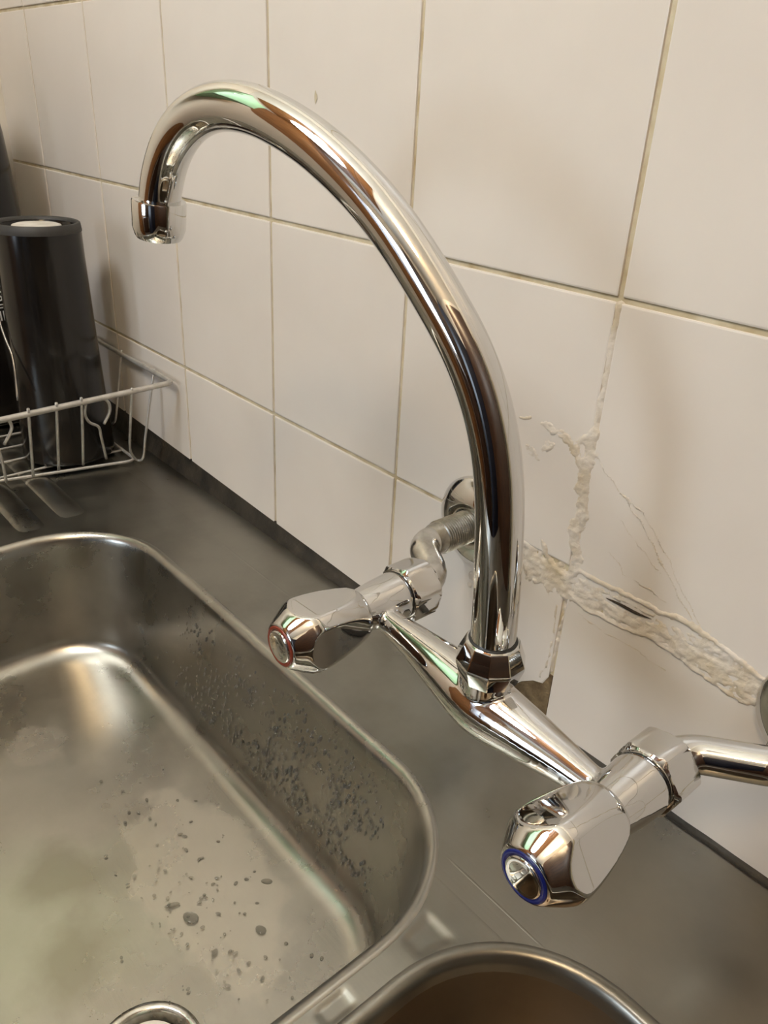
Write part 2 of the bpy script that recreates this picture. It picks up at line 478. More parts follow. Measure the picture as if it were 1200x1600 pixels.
for i in range(nx):
    for j in range(nz):
        k4 = [(i, j), (i + 1, j), (i + 1, j + 1), (i, j + 1)]
        hs = [Hh[k] for k in k4]
        if max(hs) < -0.0014: continue
        vs = []
        for k in k4:
            if k not in G: G[k] = bm.verts.new((gx0 + k[0] * st, -Hh[k], gz0 + k[1] * st))
            vs.append(G[k])
        bm.faces.new(vs)
o = link_mesh('plaster_repair', bm, M['plaster'], wall_back)
o['label'] = 'cracked cream plaster smeared over the broken tile joint'
# dark cavity behind the crack
bm = bmesh.new()
tube(bm, catmull([(a[0], -0.0003, a[1] + 0.0004 * math.sin(9 * k)) for k, a in enumerate(CRACK)], 4), [0.0001, .0004, .0006, .0007, .0008, .0009, .0009, .0009, .0009, .0007, .0005, .0003, 0.0001], 8)
link_mesh('crack', bm, M['dark_gap'], wall_back)
# small chip in the glaze above the spout
cx, cz = wall_pt(494, 152)
bm = bmesh.new()
rr = []
for k in range(14):
    a = 2 * PI * k / 14
    rr.append(bm.verts.new((cx + 0.0016 * math.cos(a), -0.0003, cz + 0.0042 * math.sin(a) * (0.8 + 0.3 * math.cos(3 * a)))))
cv = bm.verts.new((cx, 0.0004 - 0.0008, cz))
for k in range(14): bm.faces.new((rr[k], rr[(k + 1) % 14], cv))
link_mesh('glaze_chip', bm, M['grout'], wall_back)

# dark sealant along the wall
bm = bmesh.new()
rr = []
K = 90
for k in range(K + 1):
    x = lerp(XL + 0.001, 1.16, k / K)
    hz = max(0.003, tile_bottom(x) - ZC + 0.0015) + 0.0008 * mnoise.noise(Vector((x * 40, 1, 0)))
    dy = 0.0010 * (1 - sstep(0.55, 0.85, x)) + 0.0035 + 0.0008 * mnoise.noise(Vector((x * 55, 5, 0)))
    rr.append([(x, 0.004, ZC - 0.002), (x, -dy, ZC - 0.002), (x, -dy, ZC + 0.0012), (x, -dy * 0.35, ZC + hz * 0.45), (x, 0.0002, ZC + hz), (x, 0.004, ZC + hz)])
rings(bm, rr)
structure(link_mesh('trim_1', bm, M['caulk'], sharp=60), 'dark mouldy sealant strip between the tiles and the steel sink top')

# ------------------------------------------------------------------ sink
sink = thing('kitchen_sink', 'stainless steel inset sink top with two bowls and fluted drainer', 'sink', (0.5, -0.25, ZC))
def rrect(x0, x1, y0, y1, r, n=14, z=0):
    pts = []
    for cx, cy, a0 in ((x1 - r, y1 - r, 0), (x0 + r, y1 - r, 90), (x0 + r, y0 + r, 180), (x1 - r, y0 + r, 270)):
        for k in range(n + 1):
            a = math.radians(a0 + 90 * k / n)
            pts.append((cx + r * math.cos(a), cy + r * math.sin(a), z))
    return pts
B1 = (0.341, 0.809, -0.47, -0.0985, 0.082)
B2 = (0.8325, 1.03, -0.42, -0.113, 0.070)
def grow(B, d, r=None): return (B[0] - d, B[1] + d, B[2] - d, B[3] + d, (B[4] + d) if r is None else r)
SX0, SX1, SY0 = XL + 0.004, 1.16, -0.52
bm = bmesh.new()
def loop(pts):
    v = [bm.verts.new(p) for p in pts]
    return [bm.edges.new((v[i], v[(i + 1) % len(v)])) for i in range(len(v))]
# divider strip bounds
DY0, DY1 = -0.36, -0.132
def b1_right(y):
    x1, y1, r = B1[1], B1[3], B1[4]
    if y > y1 - r: return x1 - r + math.sqrt(max(0, r * r - (y - (y1 - r)) ** 2))
    return x1
def b2_left(y):
    x0, y1, r = B2[0], B2[3], B2[4]
    if y > y1 - r: return x0 + r - math.sqrt(max(0, r * r - (y - (y1 - r)) ** 2))
    return x0
def strip_x(y): return b1_right(y) + 0.0042, b2_left(y) - 0.0042
NY = 150
ys = [lerp(DY1, DY0, k / NY) for k in range(NY + 1)]
def dent(y):
    h = 0
    for a, b in ((-0.149, -0.1685), (-0.2035, -0.2205), (-0.256, -0.273), (-0.308, -0.325)):
        h += (1 - sstep(a - 0.0034, a + 0.0020, y)) * sstep(b - 0.0020, b + 0.0034, y)
    return h
E = []
E += loop([(SX0, -0.0035, 0), (SX0, SY0, 0), (SX1, SY0, 0), (SX1, -0.0035, 0)])
E += loop(rrect(*grow(B1, 0.003)))
E += loop(rrect(*grow(B2, 0.003)))
sl = [(strip_x(y)[0] , y, 0) for y in ys[::3]] + [(strip_x(y)[1], y, 0) for y in reversed(ys[::3])]
E += loop(sl)
bmesh.ops.triangle_fill(bm, use_beauty=True, use_dissolve=False, edges=E)
for f in bm.faces[:]:
    c = f.calc_center_median()
    def inside(B, c):
        x0, x1, y0, y1, r = grow(B, 0.003)
        if not (x0 < c.x < x1 and y0 < c.y < y1): return False
        dx = max(x0 + r - c.x, c.x - (x1 - r), 0); dy = max(y0 + r - c.y, c.y - (y1 - r), 0)
        return dx * dx + dy * dy < r * r
    st_in = DY0 < c.y < DY1 and strip_x(c.y)[0] < c.x < strip_x(c.y)[1]
    if inside(B1, c) or inside(B2, c) or st_in: bm.faces.remove(f)
for v in bm.verts: v.co.z = ZC
# front fold
fr = [bm.verts.new(p) for p in ((SX0, SY0, ZC), (SX1, SY0, ZC), (SX1, SY0, ZC - 0.03), (SX0, SY0, ZC - 0.03))]
bm.faces.new(fr)
deck = keep(link_mesh('deck', bm, M['steel'], smooth=False), sink)
# dented divider between the bowls
bm = bmesh.new()
NXs = 22
vv = []
for y in ys:
    xa, xb = strip_x(y)
    row = []
    for k in range(NXs + 1):
        t = k / NXs
        e = sstep(0.08, 0.34, t) * sstep(0.08, 0.34, 1 - t)
        row.append(bm.verts.new((lerp(xa, xb, t), y, ZC - 0.0013 * dent(y) * e )))
    vv.append(row)
vv.insert(0, [bm.verts.new((v.co.x, v.co.y + 0.003, ZC - 0.0006)) for v in vv[0]])
for a, b in zip(vv[:-1], vv[1:]):
    for k in range(NXs): bm.faces.new((a[k], a[k + 1], b[k + 1], b[k]))
keep(link_mesh('divider', bm, M['steel']), sink)
# bowls
def bowl(name, B, levels, drain, zf, mat, fl_n=10, dr=0.029):
    bm = bmesh.new()
    rr = []
    for (dl, drt, db, df, dz, rad) in levels:   # insets left, right, back, front
        rr.append([(x, y, ZC + dz) for x, y, _ in rrect(B[0] + dl, B[1] - drt, B[2] + df, B[3] - db, rad)])
    last = rr[-1]
    n = len(last)
    dx, dy = drain
    cc = []
    for (x, y, z) in last:
        a = math.atan2(y - dy, x - dx)
        cc.append((dx + dr * math.cos(a), dy + dr * math.sin(a), ZC + zf))
    for k in range(1, fl_n + 1):
        t = k / fl_n
        rr.append([(lerp(p[0], q[0], t), lerp(p[1], q[1], t), lerp(p[2], q[2], t ** 0.8)) for p, q in zip(last, cc)])
    rings(bm, rr, cap0=False, cap1=False)
    return keep(link_mesh(name, bm, mat), sink)
def lv(i, dz, r): return (i, i, i, i, dz, r)
L1 = [lv(-0.0058, 0.0000, .0878), lv(-0.0048, 0.0006, .0868), lv(-0.0034, 0.0007, .0854), lv(-0.0015, 0.0001, .0835), lv(0.0008, -0.0016, .081), lv(0.0022, -0.0048, .080), lv(0.0030, -0.010, .079)]
for k in range(1, 7):
    t = k / 6
    L1.append((lerp(.003, .008, t), lerp(.003, .018, t), lerp(.003, .020, t), lerp(.003, .020, t), lerp(-.010, -.100, t), lerp(.079, .070, t)))
for k in range(1, 9):
    a = PI / 2 * k / 8
    s, c = math.sin(a), 1 - math.cos(a)
    L1.append((.008 + .018 * c, .018 + .018 * c, .020 + .018 * c, .020 + .018 * c, -.100 - .016 * s, .070 - .010 * c))
bowl('large_bowl', B1, L1, (0.724, -0.263), -0.1185, M['bowl'])
R2 = [lv(-0.0058, 0.0000, .0758), lv(-0.0046, 0.0009, .0746), lv(-0.0032, 0.0014, .0732), lv(-0.0006, 0.0008, .0706), lv(0.0010, -0.0010, .069), lv(0.0022, -0.005, .068), lv(0.0030, -0.009, .0672)]
L2 = [lv(0.0030, -0.009, .0672), lv(0.0036, -0.014, .067), lv(0.012, -0.085, .060)]
for k in range(1, 7):
    a = PI / 2 * k / 6
    L2.append(lv(.012 + .02 * (1 - math.cos(a)), -.085 - .02 * math.sin(a), .060 - .01 * (1 - math.cos(a))))
bowl('half_bowl', B2, L2, (0.93, -0.27), -0.1065, M['shaded'])
bm = bmesh.new()
rings(bm, [[(x, y, ZC + q[4]) for x, y, _ in rrect(B2[0] + q[0], B2[1] - q[1], B2[2] + q[3], B2[3] - q[2], q[5])] for q in R2], False, False)
keep(link_mesh('half_bowl_rim', bm, M['steel']), sink)
# drain
bm = bmesh.new()
zf = ZC - 0.1185
revolve(bm, (0.724, -0.263, zf), (0, 0, 1), [(-0.012, 0.0235), (-0.004, 0.0235), (-0.002, 0.0245), (0.0012, 0.0262), (0.0016, 0.0282), (0.0010, 0.0305), (-0.001, 0.0312), (-0.012, 0.0312)], 48, False, False)
dg = keep(link_mesh('drain_ring', bm, M['worn_chrome']), sink)
bm = bmesh.new()
revolve(bm, (0.724, -0.263, zf), (0, 0, 1), [(-0.0125, 0.0236), (-0.012, 0.0236)], 32)
keep(link_mesh('drain_cup', bm, M['dark_gap']), sink)
bm = bmesh.new()
revolve(bm, (0.724, -0.263, zf), (0, 0, 1), [(-0.0118, 0.015), (-0.010, 0.0195), (-0.001, 0.0205), (0.0006, 0.0198), (0.0010, 0.018), (0.0010, 0.006), (0.004, 0.005), (0.004, 0.002)], 40)
pl = link_mesh('sink_plug', bm, M['plug'], sharp=40)
tag(pl, 'round white plug resting in the drain of the large sink bowl', 'plug')
# drainer flutes and the pressed crease
def flute(x0, x1, y, w, h, name='drainer_flute'):
    bm = bmesh.new()
    rr = []
    n = 12
    for k in range(25):
        t = k / 24
        x = lerp(x0, x1, t)
        e = math.sqrt(max(0.0, 1 - (2 * t - 1) ** 8))
        rr.append([(x, y + w * (2 * i / n - 1), ZC - 0.0004 + h * e * (1 - abs(2 * i / n - 1) ** 3)) for i in range(n + 1)])
    rings(bm, rr, False, False, closed=False)
    return keep(link_mesh(name, bm, M['steel']), sink)
for k in range(7):
    yy = -0.127 - 0.039 * k
    flute(XL + 0.06, 0.327 - (0.006 if k == 0 else 0), yy, 0.0125, 0.0028)
flute(0.791, 0.868, -0.1195, 0.0011, 0.0005, 'pressed_crease')
flute(0.10, 0.62, -0.045, 0.0016, 0.0005, 'pressed_crease')

# water drops on the bowl
bm = bmesh.new()
def drop(p, nrm, ax, ra, rb, h):
    nrm = Vector(nrm).normalized(); ax = Vector(ax); ax = (ax - nrm * ax.dot(nrm)).normalized(); w = nrm.cross(ax)
    rr = []
    n = 10
    for lv_, hh in ((1.0, -0.05), (0.92, 0.42), (0.62, 0.82), (0.22, 1.0)):
        rr.append([Vector(p) + ax * ra * lv_ * math.cos(2 * PI * i / n) + w * rb * lv_ * math.sin(2 * PI * i / n) * (1 + .12 * math.cos(2 * PI * i / n)) + nrm * h * hh for i in range(n)])
    rings(bm, rr, False, True)
rnd = random.Random(3)
# back wall of the bowl: y as function of z
def back_y(dz):
    t = (dz + .010) / (-.096 + .010)
    return B1[3] - lerp(.003, .020, t)
cnt = 0
while cnt < 800:
    x = rnd.uniform(0.43, 0.735); dz = rnd.uniform(-0.094, -0.016)
    dens = sstep(0.43, 0.60, x) * (0.35 + 0.65 * sstep(-0.016, -0.05, dz))
    if rnd.random() > dens: continue
    if mnoise.noise(Vector((x * 30, dz * 40, 3))) < -0.25: continue
    s = rnd.uniform(0.0005, 0.0011) * (1.25 if rnd.random() < .15 else 1)
    drop((x, back_y(dz) , ZC + dz), (0, -1, 0.2), (0.12, 0, 1), s * rnd.uniform(1.2, 2.6), s, s * 0.8)
    cnt += 1
def fz(x, y):
    return ZC - 0.1165
for k in range(120):
    x = rnd.gauss(0.655, 0.05); y = rnd.gauss(-0.195, 0.022)
    if not (0.5 < x < 0.755 and -0.26 < y < -0.155): continue
    s = rnd.uniform(0.0004, 0.0012)
    drop((x, y, fz(x, y)), (0, 0, 1), (rnd.uniform(-1, 1), rnd.uniform(-1, 1), 0), s * rnd.uniform(1, 1.9), s, s * 0.4)
for (x, y, ra, rb, a) in ((0.665, -0.205, .0055, .004, .4), (0.650, -0.21, .005, .0018, 1.2), (0.700, -0.175, .004, .003, .2), (0.673, -0.153, .004, .0022, .8), (0.695, -0.205, .003, .0016, 2.)):
    drop((x, y, fz(x, y)), (0, 0, 1), (math.cos(a), math.sin(a), 0), ra, rb, 0.0009)
wd = link_mesh('water_drops', bm, M['water'])
wd['kind'] = 'stuff'
tag(wd, 'grey tinted water drops scattered over the floor and rear side of the large bowl', 'water')

# ------------------------------------------------------------------ mixer tap
AXL = Vector((0.716, 0, 0.0725)); AXR = Vector((0.873, 0, 0.0610))
YB_ = -0.108
tap = thing('mixer_tap', 'chrome wall mounted mixer tap with high swan neck spout and two faceted handles', 'tap', (0.797, YB_, 0.062))
CH = M['chrome']
def tp(name, bm, mat=CH, sharp=None, parent=None):
    o = link_mesh(name, bm, mat, sharp=sharp)
    keep(o, tap) if parent is None else None
    return o
def sub(o, parent):
    o.parent = parent
    o.matrix_parent_inverse = (Matrix.Translation(tap.location)).inverted() @ Matrix.Identity(4)
    o.matrix_parent_inverse = Matrix.Identity(4)
    return o
# body: two valve barrels, cross arms, neck, fused
bm = bmesh.new()
def solid_tube(path, rads, n=32): tube(bm, path, rads, n)
for A in (AXL, AXR):
    revolve(bm, (A.x, -0.091, A.z), (0, -1, 0), [(0, 0.0134), (0.002, 0.0140), (0.016, 0.0130), (0.025, 0.0118), (0.034, 0.0105)], 40)
cpts = [(0.716, YB_ + .001, 0.0695), (0.733, YB_, 0.0688), (0.752, YB_, 0.0672), (0.772, YB_, 0.0645), (0.797, YB_, 0.0605), (0.822, YB_, 0.0605), (0.842, YB_, 0.0605), (0.858, YB_, 0.0600), (0.873, YB_ + .001, 0.0595)]
crad = [0.0066, 0.0074, 0.0098, 0.0128, 0.0156, 0.0130, 0.0100, 0.0078, 0.0070]
pth = catmull(cpts, 8); rd = [v.x for v in catmull([(r, 0, 0) for r in crad], 8)]
solid_tube(pth, rd)
revolve(bm, (0.798, YB_, 0.052), (0, 0, 1), [(0, 0.0115), (0.008, 0.0130), (0.020, 0.0122), (0.029, 0.0128)], 40)
body = tp('body', bm)
md = body.modifiers.new('fuse', 'REMESH'); md.mode = 'VOXEL'; md.voxel_size = 0.0007; md.use_smooth_shade = True
md = body.modifiers.new('soften', 'SMOOTH'); md.factor = 0.5; md.iterations = 22
# collar with facets
def faceted(bm, base, axis, prof, n=10, rot=0.0):
    a, u, w = frame_of(axis); B = Vector(base)
    rr = []
    for t, r in prof:
        rr.append([B + a * t + (u * math.cos(2 * PI * i / n + rot) + w * math.sin(2 * PI * i / n + rot)) * r for i in range(n)])
    rings(bm, rr)
bm = bmesh.new()
faceted(bm, (0.798, YB_, 0.0785), (0.0, 0, 1), [(0, 0.0138), (0.0085, 0.0164), (0.0100, 0.0164), (0.0195, 0.0126), (0.0203, 0.0116)], 10, 0.2)
bmesh.ops.bevel(bm, geom=[e for e in bm.edges], offset=0.00025, segments=1, affect='EDGES')
tp('collar', bm, sharp=12)
bm = bmesh.new()
revolve(bm, (0.798, YB_, 0.0988), (0, 0, 1), [(0, 0.0113), (0.0004, 0.0111)], 40)
tp('seal_ring', bm, M['gasket'])
# spout
SA = Vector((0.798, YB_, 0.0)); SB = Vector((0.578, -0.1505, 0.0)); su = (SB - SA).normalized()
SP = [(0.0, 0.092), (0.0005, 0.110), (0.0022, 0.133), (0.0050, 0.1625), (0.0095, 0.185), (0.0165, 0.2045), (0.0255, 0.2205), (0.0362, 0.2345), (0.0565, 0.2560), (0.0715, 0.2695), (0.0880, 0.2815),
      (0.1120, 0.2950), (0.1360, 0.3035), (0.1525, 0.3066), (0.1670, 0.3070), (0.1810, 0.3043), (0.1940, 0.2982), (0.2055, 0.2880), (0.2138, 0.2745), (0.2178, 0.2625), (0.2192, 0.2545)]
pts = [SA + su * s + Vector((0, 0, z)) for s, z in SP]
path = catmull(pts, 6)
for _ in range(12):
    path = [path[0]] + [(path[i - 1] + path[i] * 2 + path[i + 1]) / 4 for i in range(1, len(path) - 1)] + [path[-1]]
bm = bmesh.new(); tube(bm, path, 0.0104, 40)
spout = tp('spout', bm)
bm = bmesh.new()
ae = path[-1]; ad = (path[-1] - path[-8]).normalized(); ad = (ad + Vector((0, 0, -0.6))).normalized()
revolve(bm, ae - ad * 0.0085, ad, [(0, 0.0108), (0.0002, 0.0132), (0.0010, 0.0136), (0.0135, 0.0134), (0.0175, 0.0122), (0.0190, 0.0112), (0.0182, 0.0102), (0.0160, 0.0096)], 48)
aer = link_mesh('aerator', bm, CH, sharp=35)
keep(aer, tap); aer.parent = spout; aer.matrix_parent_inverse = (Matrix.Translation(tap.location)).inverted()
aer.matrix_parent_inverse = Matrix.Identity(4)

def handle(A, ytip, rot, ringmat, label):
    """turned knob with four milled flats, axis along -Y; tip at y = ytip"""
    bm = bmesh.new()
    L = 0.050
    prof = [(0, 0.0080), (0.0004, 0.0116), (0.0016, 0.0132), (0.0045, 0.0148), (0.010, 0.0163), (0.016, 0.0176), (0.022, 0.0187), (0.028, 0.0195), (0.0335, 0.0199), (0.0360, 0.0198), (0.0385, 0.0190), (0.042, 0.0169), (0.046, 0.0143), (0.0485, 0.0126), (0.0495, 0.0118), (0.0500, 0.0108)]
    def Rc(t):
        for (a, ra), (b, rb) in zip(prof[:-1], prof[1:]):
            if a <= t <= b: return lerp(ra, rb, (t - a) / (b - a))
        return prof[-1][1]
    n = 128
    ts = []
    for (a, _), (b, _) in zip(prof[:-1], prof[1:]):
        k = 3 if b - a > 0.003 else 2
        ts += [lerp(a, b, q / k) for q in range(k)]
    ts.append(prof[-1][0])
    y0 = ytip + L
    rr = []
    for t in ts:
        ring = []
        R = Rc(t)
        S = 0.0142 + 0.0022 * sstep(0.0, 0.036, t)      # flats lean outward to the front
        for i in range(n):
            th = 2 * PI * i / n
            q = (th - rot) % (PI / 2) - PI / 4             # corners at rot + k*90
            flat = S / math.cos(q)
            k = 0.00045
            hh = max(0, min(1, 0.5 + 0.5 * (flat - R) / k))
            r = lerp(flat, R, hh) - k * hh * (1 - hh)
            ring.append((A.x + r * math.cos(th), y0 - t, A.z + r * math.sin(th)))
        rr.append(ring)
    rings(bm, rr)
    h = tp('handle', bm)
    h['label'] = label
    bm = bmesh.new()
    revolve(bm, (A.x, ytip, A.z), (0, -1, 0), [(-0.002, 0.0106), (0.0002, 0.0108), (0.0006, 0.0105), (0.0007, 0.0097), (0.0006, 0.0086), (-0.001, 0.0084)], 48)
    r1 = link_mesh('index_ring', bm, ringmat); r1.parent = h
    bm = bmesh.new()
    revolve(bm, (A.x, ytip, A.z), (0, -1, 0), [(-0.002, 0.0086), (0.0004, 0.0086), (0.0011, 0.0082), (0.0013, 0.0076), (0.0012, 0.0070), (0.0014, 0.0056), (0.0017, 0.0035), (0.0018, 0.0015), (0.00182, 0.0003)], 48)
    r2 = link_mesh('index_button', bm, CH); r2.parent = h
    return h
handle(AXL, -0.168, math.radians(48), M['red'], 'chrome faceted handle with red ring for hot water')
handle(Vector((0.8715, 0, 0.0605)), -0.166, math.radians(72), M['blue'], 'chrome faceted handle with blue ring for cold water')

def union_nut(A, rot):
    bm = bmesh.new()
    n = 72
    rr = []
    for t, c in ((0, 0.0135), (0.0002, 0.0148), (0.0012, 0.0162), (0.0022, 0.0170), (0.0175, 0.0170), (0.0185, 0.0160), (0.0195, 0.0148), (0.0195, 0.0100)):
        ring = []
        for i in range(n):
            th = 2 * PI * i / n
            q = (th - rot) % (PI / 3) - PI / 6
            r = min(c, 0.0152 / math.cos(q))
            ring.append((A.x + r * math.cos(th), -0.0715 - t, A.z + r * math.sin(th)))
        rr.append(ring)
    rings(bm, rr)
    return tp('union_nut', bm, sharp=25)
union_nut(AXL, 0.3); union_nut(AXR, 0.15)
for A in (AXL, AXR):
    bm = bmesh.new()
    revolve(bm, (A.x, -0.0895, A.z), (0, -1, 0), [(0, 0.0132), (0.0022, 0.0132)], 40)
    tp('seal_ring', bm, M['gasket'])

def s_connector(A, F):
    """offset leg from wall flange F (x,z) to valve axis A"""
    bm = bmesh.new()
    path = fillet_path([(F[0], -0.030, F[1]), (F[0], F[2], F[1]), (A.x, -0.0615, A.z), (A.x, -0.085, A.z)], 0.012, 10)
    tube(bm, path, 0.0086, 28)
    leg = tp('offset_leg', bm, M['worn_chrome'] if F[0] < 0.8 else CH)
    bm = bmesh.new()
    prof = [(0.0, 0.0096)]
    t = 0.002
    while t < 0.0345 - 0.004:
        prof += [(t, 0.0098), (t + 0.0005, 0.0106), (t + 0.0009, 0.0106), (t + 0.0014, 0.0098)]
        t += 0.0018
    prof += [(0.0325, 0.0098), (0.0345, 0.0094), (0.037, 0.0084)]
    revolve(bm, (F[0], -0.0045, F[1]), (0, -1, 0), prof, 36)
    th = link_mesh('thread', bm, M['thread'] if F[0] < 0.8 else M['worn_chrome'], sharp=40)
    keep(th, tap); th.parent = leg; th.matrix_parent_inverse = Matrix.Identity(4)
    bm = bmesh.new()
    revolve(bm, (F[0], -0.0004, F[1]), (0, -1, 0), [(0, 0.0305), (0.002, 0.0305), (0.004, 0.0290), (0.0075, 0.0235), (0.0098, 0.0170), (0.0106, 0.0125), (0.0104, 0.0112), (0.006, 0.0108)], 56, True, False)
    tp('wall_flange', bm)
s_connector(AXL, (0.690, 0.0785, -0.0500)); s_connector(AXR, (0.9085, 0.0680, -0.0440))

# ------------------------------------------------------------------ dish rack
def ray(px, py): return Vector([CR[k] * (px - 600) / 1229.8 + CD[k] * (py - 800) / 1229.8 + CF[k] for k in range(3)])
rack = thing('dish_rack', 'grey coated wire dish rack standing on the drainer by the tiles', 'dish rack', (0.1, -0.15, ZC))
TR = Vector((0.292, -0.0075, 0.0625)); TR2 = Vector((0.3075, -0.172, 0.0625)); BR = Vector((0.239, -0.029, -0.0335)); BR2 = Vector((0.214, -0.150, -0.0335))
pn = (TR2 - TR).cross(BR - TR).normalized()
def on_side(px, py, off=0.0):
    d = ray(px, py); c = Vector(CP)
    t = (TR - c).dot(pn) / d.dot(pn)
    return c + d * t
pw = Vector((1, 0, 0)).cross(BR - TR).normalized()
def on_wallside(px, py):
    d = ray(px, py); c = Vector(CP)
    t = (TR - c).dot(pw) / d.dot(pw)
    return c + d * t
def wire(name, pts, r, mat=None, sub_=6):
    bm = bmesh.new(); tube(bm, catmull(pts, sub_) if sub_ else pts, r, 12)
    return keep(link_mesh(name, bm, mat or M['wire']), rack)
dirY = (TR2 - TR).normalized()
Yfar = TR + dirY * 0.36
XWl = -0.085
wire('top_rail', fillet_path([Vector((XWl, Yfar.y, 0.0625)), Yfar, TR, Vector((XWl, TR.y, 0.0625)), Vector((XWl, Yfar.y, 0.0625))], 0.008), 0.0027, sub_=0)
dB = (BR2 - BR).normalized()
Bfar = BR + dB * 0.32
bz = BR.z
wire('base_rail', fillet_path([Vector((XWl + .03, Bfar.y, bz)), Bfar, BR, Vector((XWl + .03, BR.y, bz)), Vector((XWl + .03, Bfar.y, bz))], 0.012), 0.0016, sub_=0)
for w in ([(44, 639), (48, 690), (52, 744)], [(88, 630), (90, 680), (92, 734)], [(127, 622), (129, 670), (130, 726)]):
    wire('wire', [on_side(*p) for p in w], 0.0013)
wire('wire', [on_side(*p) for p in [(134, 631), (133, 648), (140, 660), (154, 667), (158, 682), (166, 716)]], 0.0013)
wire('wire', [on_side(*p) for p in [(160, 620), (170, 630), (171, 644), (163, 662)]], 0.0014)
wire('wire', [on_side(*p) for p in [(8, 652), (17, 662), (17, 674), (7, 694)]], 0.0014)
wire('wire', [on_side(*p) for p in [(-16, 655), (-8, 690), (2, 715), (10, 753)]], 0.0013)
# corner foot: a U of wire from the side rail down to the drainer and up to the wall rail
wire('foot_wire', [on_side(206, 607), on_side(204, 655), on_side(203, 698), on_side(207, 711), on_side(215, 719), on_wallside(224, 714) * 0.5 + on_side(224, 714) * 0.5, on_wallside(228, 675), on_wallside(241, 576)], 0.0013)
wire('wire', [on_wallside(*p) for p in [(190, 547), (185, 600), (181, 652), (176, 662)]], 0.0013)
for k in range(5):
    x = 0.09 - 0.04 * k
    wire('wire', [(x, TR.y, 0.0625), (x, TR.y - .012, 0.01), (x, BR.y, bz)], 0.0013)
for k in range(8):      # base grid
    x = 0.205 - 0.036 * k
    wire('base_wire', [(x, BR.y, bz), (x, (BR.y + Bfar.y) / 2, bz), (x, Bfar.y, bz)], 0.0012)
for k in range(6):
    y = TR2.y - 0.03 * k - 0.02
    top = TR + dirY * ((y - TR.y) / dirY.y); bot = BR + dB * ((y - BR.y) / dB.y)
    if k > 0: wire('wire', [top, (top + bot) / 2, bot], 0.0013)
# plate prong loop left of the tumbler
wire('prong', [Vector(CP) + ray(*p) * s for p, s in zip([(-12, 440), (0, 502), (9, 530), (19, 555), (24, 585), (28, 626)], [.76] * 6)], 0.0012, M['dark_wire'])

# ------------------------------------------------------------------ things in the rack
tum = thing('tumbler', 'black tumbler upside down in the dish rack, white disc in its recessed base', 'tumbler', (0.1785, -0.0760, bz + 0.0015))
bm = bmesh.new()
TH = 0.232
revolve(bm, (0, 0, 0), (0.002, -0.005, 1), [(0.0, 0.0432), (0.001, 0.0452), (0.004, 0.0457), (TH * .5, 0.0415), (TH * .86, 0.0394), (TH * .97, 0.0392), (TH - 0.001, 0.0385), (TH, 0.0372), (TH - 0.001, 0.0355), (TH - 0.0070, 0.0345), (TH - 0.0075, 0.030)], 64, True, True)
tb = link_mesh('cup', bm, M['black'], tum, sharp=60)
bm = bmesh.new()
a_ = Vector((0.002, -0.005, 1)).normalized()
revolve(bm, (0, 0, 0), (0.002, -0.005, 1), [(TH * .965, 0.0396), (TH * .97, 0.0397), (TH - 0.0006, 0.0389), (TH + 0.0003, 0.0373), (TH - 0.0008, 0.0352), (TH - 0.003, 0.0346)], 64, False, False)
link_mesh('base_rim', bm, M['black_matt'], tum)
bm = bmesh.new()
revolve(bm, a_ * (TH - 0.0072), (0.002, -0.005, 1), [(0.0, 0.0215), (0.002, 0.0225), (0.0042, 0.0218), (0.0050, 0.0195)], 40)
link_mesh('white_disc', bm, M['white_disc'], tum, sharp=60)

jar = thing('canister', 'tall black canister with grey lettering behind the tumbler in the corner', 'canister', (0.0, -0.103, bz + 0.0015))
bm = bmesh.new()
revolve(bm, (0, 0, 0), (0, 0, 1), [(0, 0.067), (0.002, 0.070), (0.10, 0.0695), (0.22, 0.0665), (0.30, 0.0610), (0.34, 0.055), (0.355, 0.045), (0.36, 0.030)], 64)
jb = link_mesh('shell', bm, M['black'], jar, sharp=50)
bm = bmesh.new()
revolve(bm, (0, 0, 0.36), (0, 0, 1), [(0, 0.026), (0.001, 0.028), (0.022, 0.028), (0.024, 0.025)], 40)
link_mesh('cap', bm, M['black_matt'], jar, sharp=40)
def letter(txt, ang, z, size):
    cu = bpy.data.curves.new('lettering', 'FONT'); cu.body = txt; cu.size = size; cu.extrude = 0.0002; cu.align_x = 'CENTER'
    tmp = bpy.data.objects.new('lettering_tmp', cu); COL.objects.link(tmp)
    dg_ = bpy.context.evaluated_depsgraph_get()
    me = bpy.data.meshes.new_from_object(tmp.evaluated_get(dg_))
    bpy.data.objects.remove(tmp)
    me.materials.clear(); me.materials.append(M['print'])
    o = bpy.data.objects.new('lettering', me); COL.objects.link(o)
    r = lerp(0.070, 0.0690, z / 0.13) + 0.0006
    o.location = (r * math.cos(ang), r * math.sin(ang), z)
    o.rotation_euler = (PI / 2 - 0.075, 0, ang + PI / 2)
    o.parent = jar
for txt, z in (('S', 0.160), ('S', 0.138), ('=', 0.127), ('II', 0.117)):
    letter(txt, math.radians(11), z, 0.015)

pt = thing('plate', 'dark brown glazed plate lying in the dish rack below the tumbler', 'plate', (0.115, -0.235, bz + 0.002))
bm = bmesh.new()
revolve(bm, (0, 0, 0), (0, 0, 1), [(0, 0.045), (0.001, 0.048), (0.004, 0.055), (0.011, 0.072), (0.014, 0.082), (0.0155, 0.083), (0.0150, 0.0815), (0.012, 0.071), (0.0055, 0.054), (0.0035, 0.045)], 56)
link_mesh('dish', bm, M['plate'], pt)
bm = bmesh.new()
revolve(bm, (0, 0, 0), (0, 0, 1), [(0.0139, 0.0826), (0.0155, 0.0834), (0.0164, 0.0828), (0.0156, 0.0815)], 56, False, False)
link_mesh('rim', bm, M['wood'], pt)

